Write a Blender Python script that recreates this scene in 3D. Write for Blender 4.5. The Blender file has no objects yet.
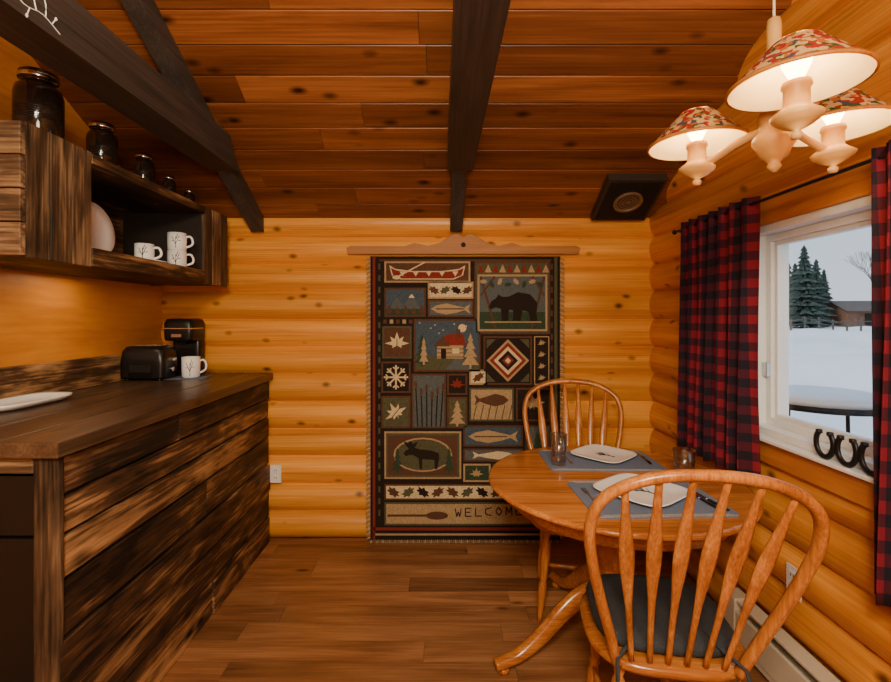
import bpy, bmesh, math, random
from mathutils import Vector, Matrix
R=random.Random(11)
S=bpy.context.scene
# ------------------------------------------------------------------ materials
def newmat(name):
    m=bpy.data.materials.new(name); m.use_nodes=True
    nt=m.node_tree; b=nt.nodes['Principled BSDF']
    return m,nt,b
def N(nt,t,**k):
    n=nt.nodes.new(t)
    for a,v in k.items(): setattr(n,a,v)
    return n
def plain(name,c,rough=.5,metal=0,bump=0,bscale=60,emit=None,es=0,trans=0,spec=.5,var=.12):
    m,nt,b=newmat(name)
    b.inputs['Roughness'].default_value=rough; b.inputs['Metallic'].default_value=metal
    b.inputs['Specular IOR Level'].default_value=spec
    tc=N(nt,'ShaderNodeTexCoord'); no=N(nt,'ShaderNodeTexNoise'); no.inputs['Scale'].default_value=bscale; no.inputs['Detail'].default_value=4
    nt.links.new(tc.outputs['Object'],no.inputs['Vector'])
    cr=N(nt,'ShaderNodeValToRGB')
    cr.color_ramp.elements[0].position=.3; cr.color_ramp.elements[1].position=.7
    cr.color_ramp.elements[0].color=tuple(x*(1-var) for x in c)+(1,); cr.color_ramp.elements[1].color=tuple(min(1,x*(1+var)) for x in c)+(1,)
    nt.links.new(no.outputs['Fac'],cr.inputs['Fac']); nt.links.new(cr.outputs['Color'],b.inputs['Base Color'])
    if bump:
        bp=N(nt,'ShaderNodeBump'); bp.inputs['Strength'].default_value=bump; bp.inputs['Distance'].default_value=.003
        nt.links.new(no.outputs['Fac'],bp.inputs['Height']); nt.links.new(bp.outputs['Normal'],b.inputs['Normal'])
    if emit:
        b.inputs['Emission Color'].default_value=emit+(1,); b.inputs['Emission Strength'].default_value=es
    if trans: b.inputs['Transmission Weight'].default_value=trans; b.inputs['IOR'].default_value=1.45
    return m
def wood(name,cols,axis,rough=.4,knots=.0,var=.3,across=12,along=1.0,fine=.35,bump=.3,pos=(.3,.5,.7),spec=.4,coat=0,shift=0,blotch=0,kscale=(2.6,6.0)):
    m,nt,b=newmat(name); L=nt.links.new
    tc=N(nt,'ShaderNodeTexCoord'); at=N(nt,'ShaderNodeAttribute',attribute_name='rnd')
    cb=N(nt,'ShaderNodeCombineXYZ')
    for i,f in enumerate((17.3,31.7,23.1)):
        mm=N(nt,'ShaderNodeMath',operation='MULTIPLY'); mm.inputs[1].default_value=f
        L(at.outputs['Fac'],mm.inputs[0]); L(mm.outputs[0],cb.inputs[i])
    ad=N(nt,'ShaderNodeVectorMath',operation='ADD'); L(tc.outputs['Object'],ad.inputs[0]); L(cb.outputs[0],ad.inputs[1])
    def mp(al,ac):
        n=N(nt,'ShaderNodeMapping'); s=[ac]*3; s['xyz'.index(axis)]=al; n.inputs['Scale'].default_value=s
        L(ad.outputs[0],n.inputs['Vector']); return n
    m1=mp(along,across); n1=N(nt,'ShaderNodeTexNoise'); n1.inputs['Scale'].default_value=1; n1.inputs['Detail'].default_value=7; n1.inputs['Roughness'].default_value=.6; n1.inputs['Distortion'].default_value=.6
    L(m1.outputs[0],n1.inputs['Vector'])
    m2=mp(along*3,across*10); n2=N(nt,'ShaderNodeTexNoise'); n2.inputs['Scale'].default_value=1; n2.inputs['Detail'].default_value=4
    L(m2.outputs[0],n2.inputs['Vector'])
    mx=N(nt,'ShaderNodeMix',data_type='FLOAT'); mx.inputs[0].default_value=fine
    L(n1.outputs['Fac'],mx.inputs[2]); L(n2.outputs['Fac'],mx.inputs[3])
    fac=mx.outputs[0]
    if shift:
        f5=N(nt,'ShaderNodeMath',operation='MULTIPLY'); f5.inputs[1].default_value=7.13; L(at.outputs['Fac'],f5.inputs[0])
        f6=N(nt,'ShaderNodeMath',operation='FRACT'); L(f5.outputs[0],f6.inputs[0])
        f7=N(nt,'ShaderNodeMath',operation='MULTIPLY_ADD'); f7.inputs[1].default_value=shift; f7.inputs[2].default_value=-shift/2; L(f6.outputs[0],f7.inputs[0])
        f8=N(nt,'ShaderNodeMath',operation='ADD'); L(fac,f8.inputs[0]); L(f7.outputs[0],f8.inputs[1]); fac=f8.outputs[0]
    if blotch:
        m4=mp(2.6,6); n4=N(nt,'ShaderNodeTexNoise'); n4.inputs['Scale'].default_value=1; n4.inputs['Detail'].default_value=3; n4.inputs['Distortion'].default_value=1.2; L(m4.outputs[0],n4.inputs['Vector'])
        g7=N(nt,'ShaderNodeMath',operation='MULTIPLY_ADD'); g7.inputs[1].default_value=blotch; g7.inputs[2].default_value=-blotch/2; L(n4.outputs['Fac'],g7.inputs[0])
        g8=N(nt,'ShaderNodeMath',operation='ADD'); L(fac,g8.inputs[0]); L(g7.outputs[0],g8.inputs[1]); fac=g8.outputs[0]
    cr=N(nt,'ShaderNodeValToRGB'); e=cr.color_ramp.elements
    e[0].position=pos[0]; e[0].color=cols[0]+(1,); e[1].position=pos[2]; e[1].color=cols[2]+(1,)
    x=e.new(pos[1]); x.color=cols[1]+(1,)
    L(fac,cr.inputs['Fac'])
    col=cr.outputs['Color']
    if knots>0:
        m3=mp(*kscale); v=N(nt,'ShaderNodeTexVoronoi'); v.inputs['Scale'].default_value=1; L(m3.outputs[0],v.inputs['Vector'])
        mr=N(nt,'ShaderNodeMapRange'); mr.inputs['From Min'].default_value=knots*.35; mr.inputs['From Max'].default_value=knots*1.35
        mr.inputs['To Min'].default_value=1; mr.inputs['To Max'].default_value=0
        L(v.outputs['Distance'],mr.inputs['Value'])
        k=N(nt,'ShaderNodeMix',data_type='RGBA'); L(mr.outputs[0],k.inputs[0]); L(col,k.inputs[6]); k.inputs[7].default_value=tuple(a*.22 for a in cols[0])+(1,)
        col=k.outputs[2]
    hs=N(nt,'ShaderNodeHueSaturation'); r=N(nt,'ShaderNodeMapRange'); r.inputs['To Min'].default_value=1-var; r.inputs['To Max'].default_value=1+var
    fr=N(nt,'ShaderNodeMath',operation='FRACT'); L(at.outputs['Fac'],fr.inputs[0]); L(fr.outputs[0],r.inputs['Value'])
    L(r.outputs[0],hs.inputs['Value']); L(col,hs.inputs['Color']); L(hs.outputs[0],b.inputs['Base Color'])
    b.inputs['Roughness'].default_value=rough; b.inputs['Specular IOR Level'].default_value=spec
    b.inputs['Coat Weight'].default_value=coat; b.inputs['Coat Roughness'].default_value=.15
    bp=N(nt,'ShaderNodeBump'); bp.inputs['Strength'].default_value=bump; bp.inputs['Distance'].default_value=.004
    L(mx.outputs[0],bp.inputs['Height']); L(bp.outputs['Normal'],b.inputs['Normal'])
    return m
M={}
M['log_x']=wood('pine_log_x',((.50,.17,.018),(.76,.32,.042),(.88,.45,.08)),'x',.36,knots=.14,var=.15,across=13,along=.6,fine=.35,bump=.12,pos=(.32,.5,.66),kscale=(5,7.5))
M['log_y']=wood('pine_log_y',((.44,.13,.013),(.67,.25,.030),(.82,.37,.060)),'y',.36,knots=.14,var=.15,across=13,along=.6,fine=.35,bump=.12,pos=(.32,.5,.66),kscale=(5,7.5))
M['panel_y']=wood('pine_panel_y',((.42,.13,.012),(.62,.23,.025),(.75,.33,.045)),'y',.4,knots=.0,var=.1,across=5,along=.8,fine=.25,bump=.05,blotch=.2)
M['ceil']=wood('cedar_ceiling_plank',((.085,.022,.006),(.20,.060,.014),(.36,.125,.032)),'x',.45,knots=.16,var=.32,across=11,along=.7,fine=.35,bump=.15,shift=.10,kscale=(4.0,8))
M['beam']=wood('dark_beam_wood',((.02,.016,.014),(.052,.040,.033),(.092,.072,.060)),'y',.6,var=.1,across=14,along=1,fine=.5,bump=.4)
M['floor']=wood('floor_laminate',((.11,.040,.017),(.27,.115,.045),(.46,.22,.09)),'x',.28,knots=.1,var=.2,across=11,along=1.2,fine=.35,bump=.08,shift=.10)
BN=dict(rough=.6,knots=.13,bump=.8,fine=.36)
M['barn_y']=wood('barn_wood_y',((.006,.0045,.003),(.075,.035,.015),(.52,.29,.12)),'y',var=.25,across=9,along=1.5,pos=(.40,.52,.69),shift=.13,blotch=.32,**BN)
M['barn_z']=wood('barn_wood_z',((.008,.006,.004),(.10,.055,.028),(.45,.28,.14)),'z',var=.3,across=10,along=1.5,pos=(.38,.52,.70),shift=.14,blotch=.28,**BN)
M['barn_x']=wood('barn_wood_x',((.008,.006,.004),(.10,.055,.028),(.45,.28,.14)),'x',var=.3,across=10,along=1.5,pos=(.38,.52,.70),shift=.14,blotch=.28,**BN)
M['ctop']=wood('countertop_wood',((.020,.011,.006),(.07,.038,.021),(.15,.088,.05)),'y',.33,knots=.1,var=.2,across=12,along=1.1,fine=.4,bump=.15)
OC=((.23,.062,.010),(.43,.14,.024),(.62,.25,.055))
M['oak_z']=wood('oak_z',OC,'z',.3,var=.1,across=20,along=2,fine=.45,bump=.1,coat=.2,pos=(.34,.5,.64))
M['oak_x']=wood('oak_x',OC,'x',.22,var=.15,across=16,along=1.3,fine=.45,bump=.05,coat=.3,pos=(.34,.5,.64))
M['trimw']=wood('trim_wood',((.34,.09,.010),(.50,.17,.022),(.63,.26,.045)),'y',.45,var=.1,across=12,along=1,fine=.3,bump=.1)
M['hangw']=wood('hanger_wood',((.28,.09,.018),(.38,.15,.03),(.48,.22,.06)),'x',.55,var=.05,across=12,along=1,fine=.3,bump=.1)
M['white']=plain('white_vinyl',(.8,.8,.78),.35,var=.03)
M['heater']=plain('heater_enamel',(.62,.55,.42),.4,var=.03)
M['black']=plain('black_plastic',(.010,.009,.009),.3,var=.1,spec=.35)
M['blackm']=plain('black_matte',(.012,.010,.009),.7,var=.2,spec=.25)
M['vent']=plain('speaker_box',(.035,.022,.015),.6,var=.2)
M['iron']=plain('dark_iron',(.03,.03,.032),.4,metal=.8,bump=.3,var=.2)
M['steel']=plain('steel',(.6,.6,.6),.22,metal=1,var=.03)
M['ceramic']=plain('white_ceramic',(.92,.92,.91),.15,var=.01)
M['cushion']=plain('cushion_fabric',(.025,.03,.035),.9,bump=.5,bscale=220,var=.4)
M['mat']=plain('placemat_fabric',(.14,.18,.27),.85,bump=.5,bscale=300,var=.35)
M['amber']=plain('canister_glass',(.014,.009,.007),.08,var=.3)
M['lampwood']=plain('lamp_wood',(.66,.36,.10),.4,bscale=20,var=.12)
M['cord']=plain('cord',(.8,.75,.6),.5)
M['bulb']=plain('bulb',(1,.8,.5),.4,emit=(1,.68,.32),es=22)
M['dark']=plain('dark_gap',(.012,.007,.004),.8)
M['snow']=plain('snow',(.90,.91,.93),.7,bump=.8,bscale=1.2,var=.04)
M['spruce']=plain('spruce_needles',(.05,.075,.06),.9,bump=.5,bscale=9,var=.5)
M['bark']=plain('bark',(.12,.10,.09),.9,bscale=20,var=.3)
M['shed']=plain('shed_boards',(.20,.10,.06),.8,bscale=5,var=.3)
M['bronze']=plain('speaker_mesh',(.22,.14,.07),.5,metal=.3,bscale=200,var=.4)
m=bpy.data.materials.new('window_glass'); m.use_nodes=True; nt=m.node_tree; nt.nodes.clear()
o=N(nt,'ShaderNodeOutputMaterial'); mxs=N(nt,'ShaderNodeMixShader'); mxs.inputs[0].default_value=.04
t=N(nt,'ShaderNodeBsdfTransparent'); g=N(nt,'ShaderNodeBsdfGlossy'); g.inputs['Roughness'].default_value=.02
nt.links.new(t.outputs[0],mxs.inputs[1]); nt.links.new(g.outputs[0],mxs.inputs[2]); nt.links.new(mxs.outputs[0],o.inputs[0]); M['wglass']=m
m=bpy.data.materials.new('drinking_glass'); m.use_nodes=True; nt=m.node_tree; nt.nodes.clear()
o=N(nt,'ShaderNodeOutputMaterial'); mxs=N(nt,'ShaderNodeMixShader'); lw=N(nt,'ShaderNodeLayerWeight'); lw.inputs[0].default_value=.45
ml=N(nt,'ShaderNodeMath',operation='MULTIPLY_ADD'); ml.inputs[1].default_value=.6; ml.inputs[2].default_value=.08; nt.links.new(lw.outputs['Facing'],ml.inputs[0])
t=N(nt,'ShaderNodeBsdfTransparent'); t.inputs[0].default_value=(.95,.97,.97,1); g=N(nt,'ShaderNodeBsdfGlossy'); g.inputs['Roughness'].default_value=.15
nt.links.new(ml.outputs[0],mxs.inputs[0]); nt.links.new(t.outputs[0],mxs.inputs[1]); nt.links.new(g.outputs[0],mxs.inputs[2]); nt.links.new(mxs.outputs[0],o.inputs[0]); M['dglass']=m
# plaid
m,nt,b=newmat('buffalo_check'); L=nt.links.new
uv=N(nt,'ShaderNodeUVMap'); sp=N(nt,'ShaderNodeSeparateXYZ'); L(uv.outputs[0],sp.inputs[0]); outs=[]
for ax in (0,1):
    f=N(nt,'ShaderNodeMath',operation='FRACT'); L(sp.outputs[ax],f.inputs[0])
    q=N(nt,'ShaderNodeMath',operation='GREATER_THAN'); L(f.outputs[0],q.inputs[0]); q.inputs[1].default_value=.5; outs.append(q)
s=N(nt,'ShaderNodeMath',operation='ADD'); L(outs[0].outputs[0],s.inputs[0]); L(outs[1].outputs[0],s.inputs[1])
h=N(nt,'ShaderNodeMath',operation='MULTIPLY'); L(s.outputs[0],h.inputs[0]); h.inputs[1].default_value=.5
cr=N(nt,'ShaderNodeValToRGB'); cr.color_ramp.interpolation='CONSTANT'; e=cr.color_ramp.elements
e[0].position=0; e[0].color=(.19,.011,.022,1); e[1].position=.75; e[1].color=(.014,.011,.018,1); x=e.new(.3); x.color=(.06,.010,.019,1)
L(h.outputs[0],cr.inputs['Fac']); L(cr.outputs['Color'],b.inputs['Base Color']); b.inputs['Roughness'].default_value=.9; b.inputs['Specular IOR Level'].default_value=.2; M['plaid']=m
# floral lamp shade
m=bpy.data.materials.new('floral_shade'); m.use_nodes=True; nt=m.node_tree; nt.nodes.clear(); L=nt.links.new
tc=N(nt,'ShaderNodeTexCoord'); v=N(nt,'ShaderNodeTexVoronoi'); v.inputs['Scale'].default_value=85
nz=N(nt,'ShaderNodeTexNoise'); nz.inputs['Scale'].default_value=60; va=N(nt,'ShaderNodeVectorMath',operation='MULTIPLY_ADD'); va.inputs[1].default_value=(.02,.02,.02)
L(tc.outputs['Object'],nz.inputs['Vector']); L(nz.outputs['Color'],va.inputs[0]); L(tc.outputs['Object'],va.inputs[2]); L(va.outputs[0],v.inputs['Vector'])
sp=N(nt,'ShaderNodeSeparateColor'); L(v.outputs['Color'],sp.inputs[0])
cr=N(nt,'ShaderNodeValToRGB'); cr.color_ramp.interpolation='CONSTANT'; e=cr.color_ramp.elements
e[0].position=0; e[0].color=(.42,.035,.02,1); e[1].position=.25; e[1].color=(.66,.42,.18,1)
for p,c in ((.48,(.08,.10,.03,1)),(.60,(.5,.14,.03,1)),(.74,(.09,.08,.13,1)),(.82,(.70,.45,.18,1))):
    x=e.new(p); x.color=c
L(sp.outputs[0],cr.inputs['Fac'])
d=N(nt,'ShaderNodeBsdfDiffuse'); tl=N(nt,'ShaderNodeBsdfTranslucent'); L(cr.outputs[0],d.inputs[0]); L(cr.outputs[0],tl.inputs[0])
mxs=N(nt,'ShaderNodeMixShader'); mxs.inputs[0].default_value=.4; L(d.outputs[0],mxs.inputs[1]); L(tl.outputs[0],mxs.inputs[2])
o=N(nt,'ShaderNodeOutputMaterial'); L(mxs.outputs[0],o.inputs[0]); M['floral']=m
M['cream']=plain('shade_lining',(.84,.66,.36),.8,var=.03)
PAL={'t_tan':(.36,.25,.13),'t_dark':(.022,.015,.012),'t_brown':(.095,.045,.027),'t_olive':(.080,.078,.042),'t_slate':(.085,.10,.10),
 't_red':(.19,.028,.020),'t_cream':(.58,.46,.27),'t_blue':(.055,.080,.105),'t_green':(.034,.055,.032)}
for k,c in PAL.items(): M[k]=plain('tapestry_'+k[2:],c,.9,bump=.6,bscale=260,var=.5,spec=.1)
# ------------------------------------------------------------------ mesh builder
class MB:
    def __init__(s): s.v=[];s.f=[];s.m=[];s.r=[];s.s=[];s.names=[]
    def mi(s,k):
        if k not in s.names: s.names.append(k)
        return s.names.index(k)
    def add(s,vs,fs,mat,rnd=None,smooth=False):
        o=len(s.v); s.v+= [tuple(p) for p in vs]; i=s.mi(mat); r=R.random() if rnd is None else rnd
        for f in fs: s.f.append(tuple(o+a for a in f)); s.m.append(i); s.r.append(r); s.s.append(smooth)
    def box(s,x0,x1,y0,y1,z0,z1,mat,rnd=None,M4=None):
        vs=[Vector((x,y,z)) for x in (x0,x1) for y in (y0,y1) for z in (z0,z1)]
        if M4 is not None: vs=[M4@p for p in vs]
        s.add(vs,[(0,1,3,2),(4,6,7,5),(0,4,5,1),(2,3,7,6),(0,2,6,4),(1,5,7,3)],mat,rnd)
    def loft(s,rings,mat,cap0=True,cap1=True,smooth=True,rnd=None):
        n=len(rings[0]); vs=[p for r in rings for p in r]; fs=[]
        for i in range(len(rings)-1):
            for j in range(n):
                k=(j+1)%n; fs.append((i*n+j,i*n+k,(i+1)*n+k,(i+1)*n+j))
        r=R.random() if rnd is None else rnd
        if cap0: fs.append(tuple(range(n))[::-1])
        if cap1: fs.append(tuple((len(rings)-1)*n+j for j in range(n)))
        s.add(vs,fs,mat,r,smooth)
    def lathe(s,prof,c,mat,n=24,cap0=True,cap1=True,rnd=None,rot=None):
        rings=[]
        for r,z in prof:
            ring=[Vector((max(r,1e-4)*math.cos(2*math.pi*j/n),max(r,1e-4)*math.sin(2*math.pi*j/n),z)) for j in range(n)]
            if rot is not None: ring=[rot@p for p in ring]
            rings.append([p+Vector(c) for p in ring])
        s.loft(rings,mat,cap0,cap1,True,rnd)
    def tube(s,path,ra,mat,rb=None,ref=(0,0,1),n=10,rnd=None,M4=None):
        path=[Vector(p) for p in path]; ref=Vector(ref); rings=[]
        for i,p in enumerate(path):
            t=(path[min(i+1,len(path)-1)]-path[max(i-1,0)]).normalized()
            u=ref-t*ref.dot(t)
            if u.length<1e-3: u=Vector((1,0,0))-t*t.x
            if u.length<1e-3: u=Vector((0,1,0))
            u.normalize(); w=t.cross(u)
            a=ra[i] if isinstance(ra,(list,tuple)) else ra
            bb=a if rb is None else (rb[i] if isinstance(rb,(list,tuple)) else rb)
            ring=[p+u*a*math.cos(2*math.pi*j/n)+w*bb*math.sin(2*math.pi*j/n) for j in range(n)]
            if M4 is not None: ring=[M4@q for q in ring]
            rings.append(ring)
        s.loft(rings,mat,rnd=rnd)
    def build(s,name,bevel=0,loc=None,rotz=0,parent=None,clip=False,recalc=True):
        me=bpy.data.meshes.new(name); me.from_pydata(s.v,[],s.f)
        for k in s.names: me.materials.append(M[k])
        for i,p in enumerate(me.polygons): p.material_index=s.m[i]; p.use_smooth=s.s[i]
        a=me.attributes.new('rnd','FLOAT','FACE'); a.data.foreach_set('value',s.r)
        bm=bmesh.new(); bm.from_mesh(me)
        if recalc: bmesh.ops.recalc_face_normals(bm,faces=bm.faces[:])
        if clip:
            for y,ny in ((YB,SL),(YF,-SL)):
                bmesh.ops.bisect_plane(bm,geom=bm.verts[:]+bm.edges[:]+bm.faces[:],plane_co=(0,y,HW+.012),plane_no=Vector((0,ny,1)).normalized(),clear_outer=True)
        bm.to_mesh(me); bm.free(); me.update()
        ob=bpy.data.objects.new(name,me); S.collection.objects.link(ob)
        if loc: ob.location=loc
        ob.rotation_euler[2]=rotz
        if bevel:
            b=ob.modifiers.new('bevel','BEVEL'); b.width=bevel; b.segments=2; b.limit_method='ANGLE'; b.angle_limit=math.radians(50)
        if parent: ob.parent=parent
        return ob
def smoothpath(pts,k=6):
    P=[Vector(p) for p in pts]; out=[]
    for i in range(len(P)-1):
        p0=P[max(i-1,0)];p1=P[i];p2=P[i+1];p3=P[min(i+2,len(P)-1)]
        for j in range(k):
            t=j/k; out.append(.5*((2*p1)+(p2-p0)*t+(2*p0-5*p1+4*p2-p3)*t*t+(3*p1-p0-3*p2+p3)*t**3))
    out.append(P[-1]); return out
def sring(rx,ry,z,n=40,e=4,c=(0,0),rot=0):
    o=[]
    for j in range(n):
        a=2*math.pi*j/n; ca,sa=math.cos(a),math.sin(a)
        x=rx*math.copysign(abs(ca)**(2/e),ca); y=ry*math.copysign(abs(sa)**(2/e),sa)
        o.append(Vector((c[0]+x*math.cos(rot)-y*math.sin(rot),c[1]+x*math.sin(rot)+y*math.cos(rot),z)))
    return o
# ------------------------------------------------------------------ room constants
YB,YF=3.07,-1.5; XL,XR=-1.81,1.378; HW=2.09; SL=.525; RY=(YB+YF)/2; RZ=HW+SL*(YB-RY)
def ceilz(y): return HW+SL*min(YB-y,y-YF)
LH=.1805
def logs(mb,mapf,a0,a1,z0,z1,mat,B=.058):
    k=int(z0/LH)
    while k*LH<z1-1e-4:
        lo,hi=max(k*LH,z0),min((k+1)*LH,z1); n=16; vs=[];fs=[]
        for j in range(n+1):
            z=lo+(hi-lo)*j/n; t=(z-k*LH)/LH; d=B*(1-abs(2*t-1)**2.2)
            vs+=[mapf(a0,d,z),mapf(a1,d,z)]
        for j in range(n): fs.append((2*j,2*j+1,2*j+3,2*j+2))
        mb.add(vs,fs,mat,rnd=(k*.377+.13)%1,smooth=True); k+=1
WO=.038
mb=MB(); logs(mb,lambda a,d,z:(a,YB+WO-d,z),XL-.1,XR+.12,0,2.2,'log_x'); mb.box(XL-.1,XR+.12,YB+WO,YB+.13,0,2.2,'log_x',.3)
mb.build('wall_back',clip=True,recalc=False)
WY0,WY1,WZ0,WZ1=1.24,2.06,.965,1.835
mb=MB(); fm=lambda a,d,z:(XR+WO-d,a,z)
logs(mb,fm,WY1,YB+.02,0,3.4,'log_y'); logs(mb,fm,YF,WY0,0,3.4,'log_y'); logs(mb,fm,WY0,WY1,0,WZ0,'log_y'); logs(mb,fm,WY0,WY1,WZ1,3.4,'log_y')
for a,b,c,d in ((WY1,YB+.02,0,3.4),(YF,WY0,0,3.4),(WY0,WY1,0,WZ0),(WY0,WY1,WZ1,3.4)): mb.box(XR+WO,XR+.13,a,b,c,d,'log_y',.3)
mb.build('wall_right',clip=True,recalc=False)
mb=MB(); mb.box(XL-.1,XL,YF,YB,0,3.4,'panel_y',.4); mb.build('wall_left',clip=True)
mb=MB(); logs(mb,lambda a,d,z:(a,YF-WO+d,z),XL-.1,XR+.12,0,2.2,'log_x'); mb.box(XL-.1,XR+.12,YF-.13,YF-WO,0,2.2,'log_x',.3); mb.build('wall_front',clip=True,recalc=False)
mb=MB(); mb.box(XL-.1,XR+.13,YF-.13,YB+.13,-.06,-.012,'dark',.5)
y=YF-.1; k=0
while y<YB+.02:
    x=XL-.1-R.random()*1.0
    while x<XR+.1:
        l=1.2; a=max(x,XL-.1); b=min(x+l-.0015,XR+.1)
        if b>a+.01: mb.box(a,b,y,min(y+.1265,YB+.03),-.012,0,'floor')
        x+=l
    y+=.128
mb.build('floor')
mb=MB()
for sgn,ye in ((1,YB),(-1,YF)):
    L0=(abs(ye-RY))*math.sqrt(1+SL*SL); c=1/math.sqrt(1+SL*SL); s_=SL*c
    def T(x,s,t): return (x, ye-sgn*(s*c)+sgn*t*s_*1.0, HW+s*s_+t*c)
    def bx(x0,x1,s0,s1,t0,t1,mat,rnd=None):
        ch=.003
        vs=[T(x,s,t) for x in (x0,x1) for s,t in ((s0,t1),(s0,t0+ch),(s0+ch,t0),(s1-ch,t0),(s1,t0+ch),(s1,t1))]
        fs=[tuple(range(6))[::-1],tuple(range(6,12))]+[(i,(i+1)%6,6+(i+1)%6,6+i) for i in range(6)]
        mb.add(vs,fs,mat,rnd)
    bx(XL-.1,XR+.13,-.15,L0+.02,.03,.07,'dark',.5)
    s=-.14
    while s<L0:
        x=XL-.1-R.random()*2.0
        while x<XR+.13:
            l=2.2+R.random()*.6; a=max(x,XL-.1); b=min(x+l-.002,XR+.13)
            if b>a+.02: bx(a,b,s,min(s+.1415,L0),0,.03,'ceil')
            x+=l
        s+=.1455
mb.build('ceiling')
# ------------------------------------------------------------------ beams
def rafter(mb,x0,x1,depth,y0,y1,ov=.005):
    for ya,yb in ((y0,RY),(RY,y1)):
        vs=[(x,y,ceilz(y)+z) for x in (x0,x1) for y in (ya,yb) for z in (-depth,ov)]
        mb.add(vs,[(0,1,3,2),(4,6,7,5),(0,4,5,1),(2,3,7,6),(0,2,6,4),(1,5,7,3)],'beam')
def tie(mb,x0,x1,zb,zt):
    yb=YB-(zb-HW)/SL; yt=YB-(zt-HW)/SL; fb=YF+(zb-HW)/SL; ft=YF+(zt-HW)/SL
    yb=min(yb,yt+.1); fb=max(fb,ft-.1)
    vs=[(x,y,z) for x in (x0,x1) for y,z in ((fb,zb),(yb,zb),(yt,zt),(ft,zt))]
    mb.add(vs,[(0,1,2,3),(7,6,5,4),(0,4,5,1),(1,5,6,2),(2,6,7,3),(3,7,4,0)],'beam')
for x0,x1 in ((-1.25,-1.10),(.04,.18)):
    mb=MB(); xm=(x0+x1)/2; rafter(mb,xm-.045,xm+.035,.10,YF+.04,YB-.03); tie(mb,x0,x1,2.25,2.41)
    if x0<-1:
        V=[[(1.36,2.27),(1.30,2.29),(1.24,2.28),(1.17,2.31),(1.10,2.31)],[(1.31,2.288),(1.31,2.325),(1.295,2.345)],[(1.26,2.283),(1.25,2.255)],[(1.22,2.29),(1.215,2.335)],[(1.28,2.288),(1.27,2.32)],[(1.33,2.28),(1.345,2.305)]]
        for p in V: mb.tube(smoothpath([(x1+.001,a,b) for a,b in p],4),.0018,'white',n=6)
        for p in V[1:]:
            a,b=p[-1]; mb.lathe([(.001,-.006),(.004,0),(.001,.006)],(x1+.001,a,b),'white',n=8)
    mb.build('ceiling_beam',bevel=.006)
mb=MB(); ang=math.atan(SL)
mb.box(-.17,.17,-.18,.18,-.05,0,'vent'); mb.box(-.15,.15,-.16,.16,-.056,-.048,'blackm')
mb.lathe([(.085,-.054),(.085,-.068),(.07,-.068),(.066,-.060),(.001,-.060)],(0,0,0),'bronze',n=32,cap0=False,cap1=False)
for k in range(3): mb.lathe([(.02+.018*k,-.0605),(.02+.018*k,-.064),(.024+.018*k,-.064),(.024+.018*k,-.0605)],(0,0,0),'vent',n=28,cap0=False,cap1=False)
for a in range(4): mb.lathe([(.010,-.060),(.010,-.05)],(.13*(1 if a%2 else -1),.14*(1 if a//2 else -1),0),'iron',n=8)
ob=mb.build('ceiling_speaker',bevel=.004,loc=(1.135,2.865,ceilz(2.865)+.003)); ob.rotation_euler=(-ang,0,0)
# ------------------------------------------------------------------ window
mb=MB()
x0,x1=XR-.03,XR+.13
for (a,b,c,d) in ((WY0,WY1,WZ1-.03,WZ1),(WY0,WY1,WZ0,WZ0+.03),(WY0,WY0+.03,WZ0+.03,WZ1-.03),(WY1-.03,WY1,WZ0+.03,WZ1-.03)): mb.box(x0,x1,a,b,c,d,'white')
def sash(a,b,c,d,w,xa,xb):
    mb.box(xa,xb,a,b,d-w,d,'white'); mb.box(xa,xb,a,b,c,c+w,'white'); mb.box(xa,xb,a,a+w,c+w,d-w,'white'); mb.box(xa,xb,b-w,b,c+w,d-w,'white')
sash(WY0+.03,WY1-.03,WZ0+.03,WZ1-.03,.03,XR+.03,XR+.09)
sash(WY0+.06,WY1-.06,WZ0+.06,WZ1-.06,.018,XR+.045,XR+.075)
mb.box(XR+.058,XR+.062,WY0+.07,WY1-.07,WZ0+.07,WZ1-.07,'wglass')
mb.box(XR+.01,XR+.03,WY1-.06,WY1-.03,1.2,1.26,'steel')
mb.build('window_1',bevel=.003)
mb=MB(); xt=XR-.045
mb.box(xt,XR+.0,WY0-.2,WY1+.14,WZ1,WZ1+.115,'trimw'); mb.build('trim_1',bevel=.004)
mb=MB(); mb.box(xt,XR+.0,WY0-.1,WY1+.1,WZ0-.11,WZ0-.015,'trimw'); mb.build('trim_2',bevel=.004)
mb=MB(); mb.box(xt,XR,WY1,WY1+.09,WZ0,WZ1,'trimw'); mb.box(xt,XR,WY0-.09,WY0,WZ0,WZ1,'trimw'); mb.build('trim_3',bevel=.004)
mb=MB(); mb.box(XR-.075,XR+.005,WY0-.09,WY1+.09,WZ0-.015,WZ0,'white'); mb.build('window_sill',bevel=.004)
for i in range(3):
    mb=MB(); yc=1.615-.088*i; pts=[]
    for j in range(21):
        a=math.radians(-230+ j*(280)/20); w=.036
        pts.append((0,w*math.cos(a),.045+.047*math.sin(a)))
    mb.tube(pts,.007,'iron',rb=.010,ref=(1,0,0),n=8)
    mb.lathe([(.001,-.008),(.010,-.006),(.010,.006),(.001,.008)],pts[0],'iron',n=10); mb.lathe([(.001,-.008),(.010,-.006),(.010,.006),(.001,.008)],pts[-1],'iron',n=10)
    mb.build('horseshoe',loc=(XR-.057,yc,WZ0+.0105))
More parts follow.
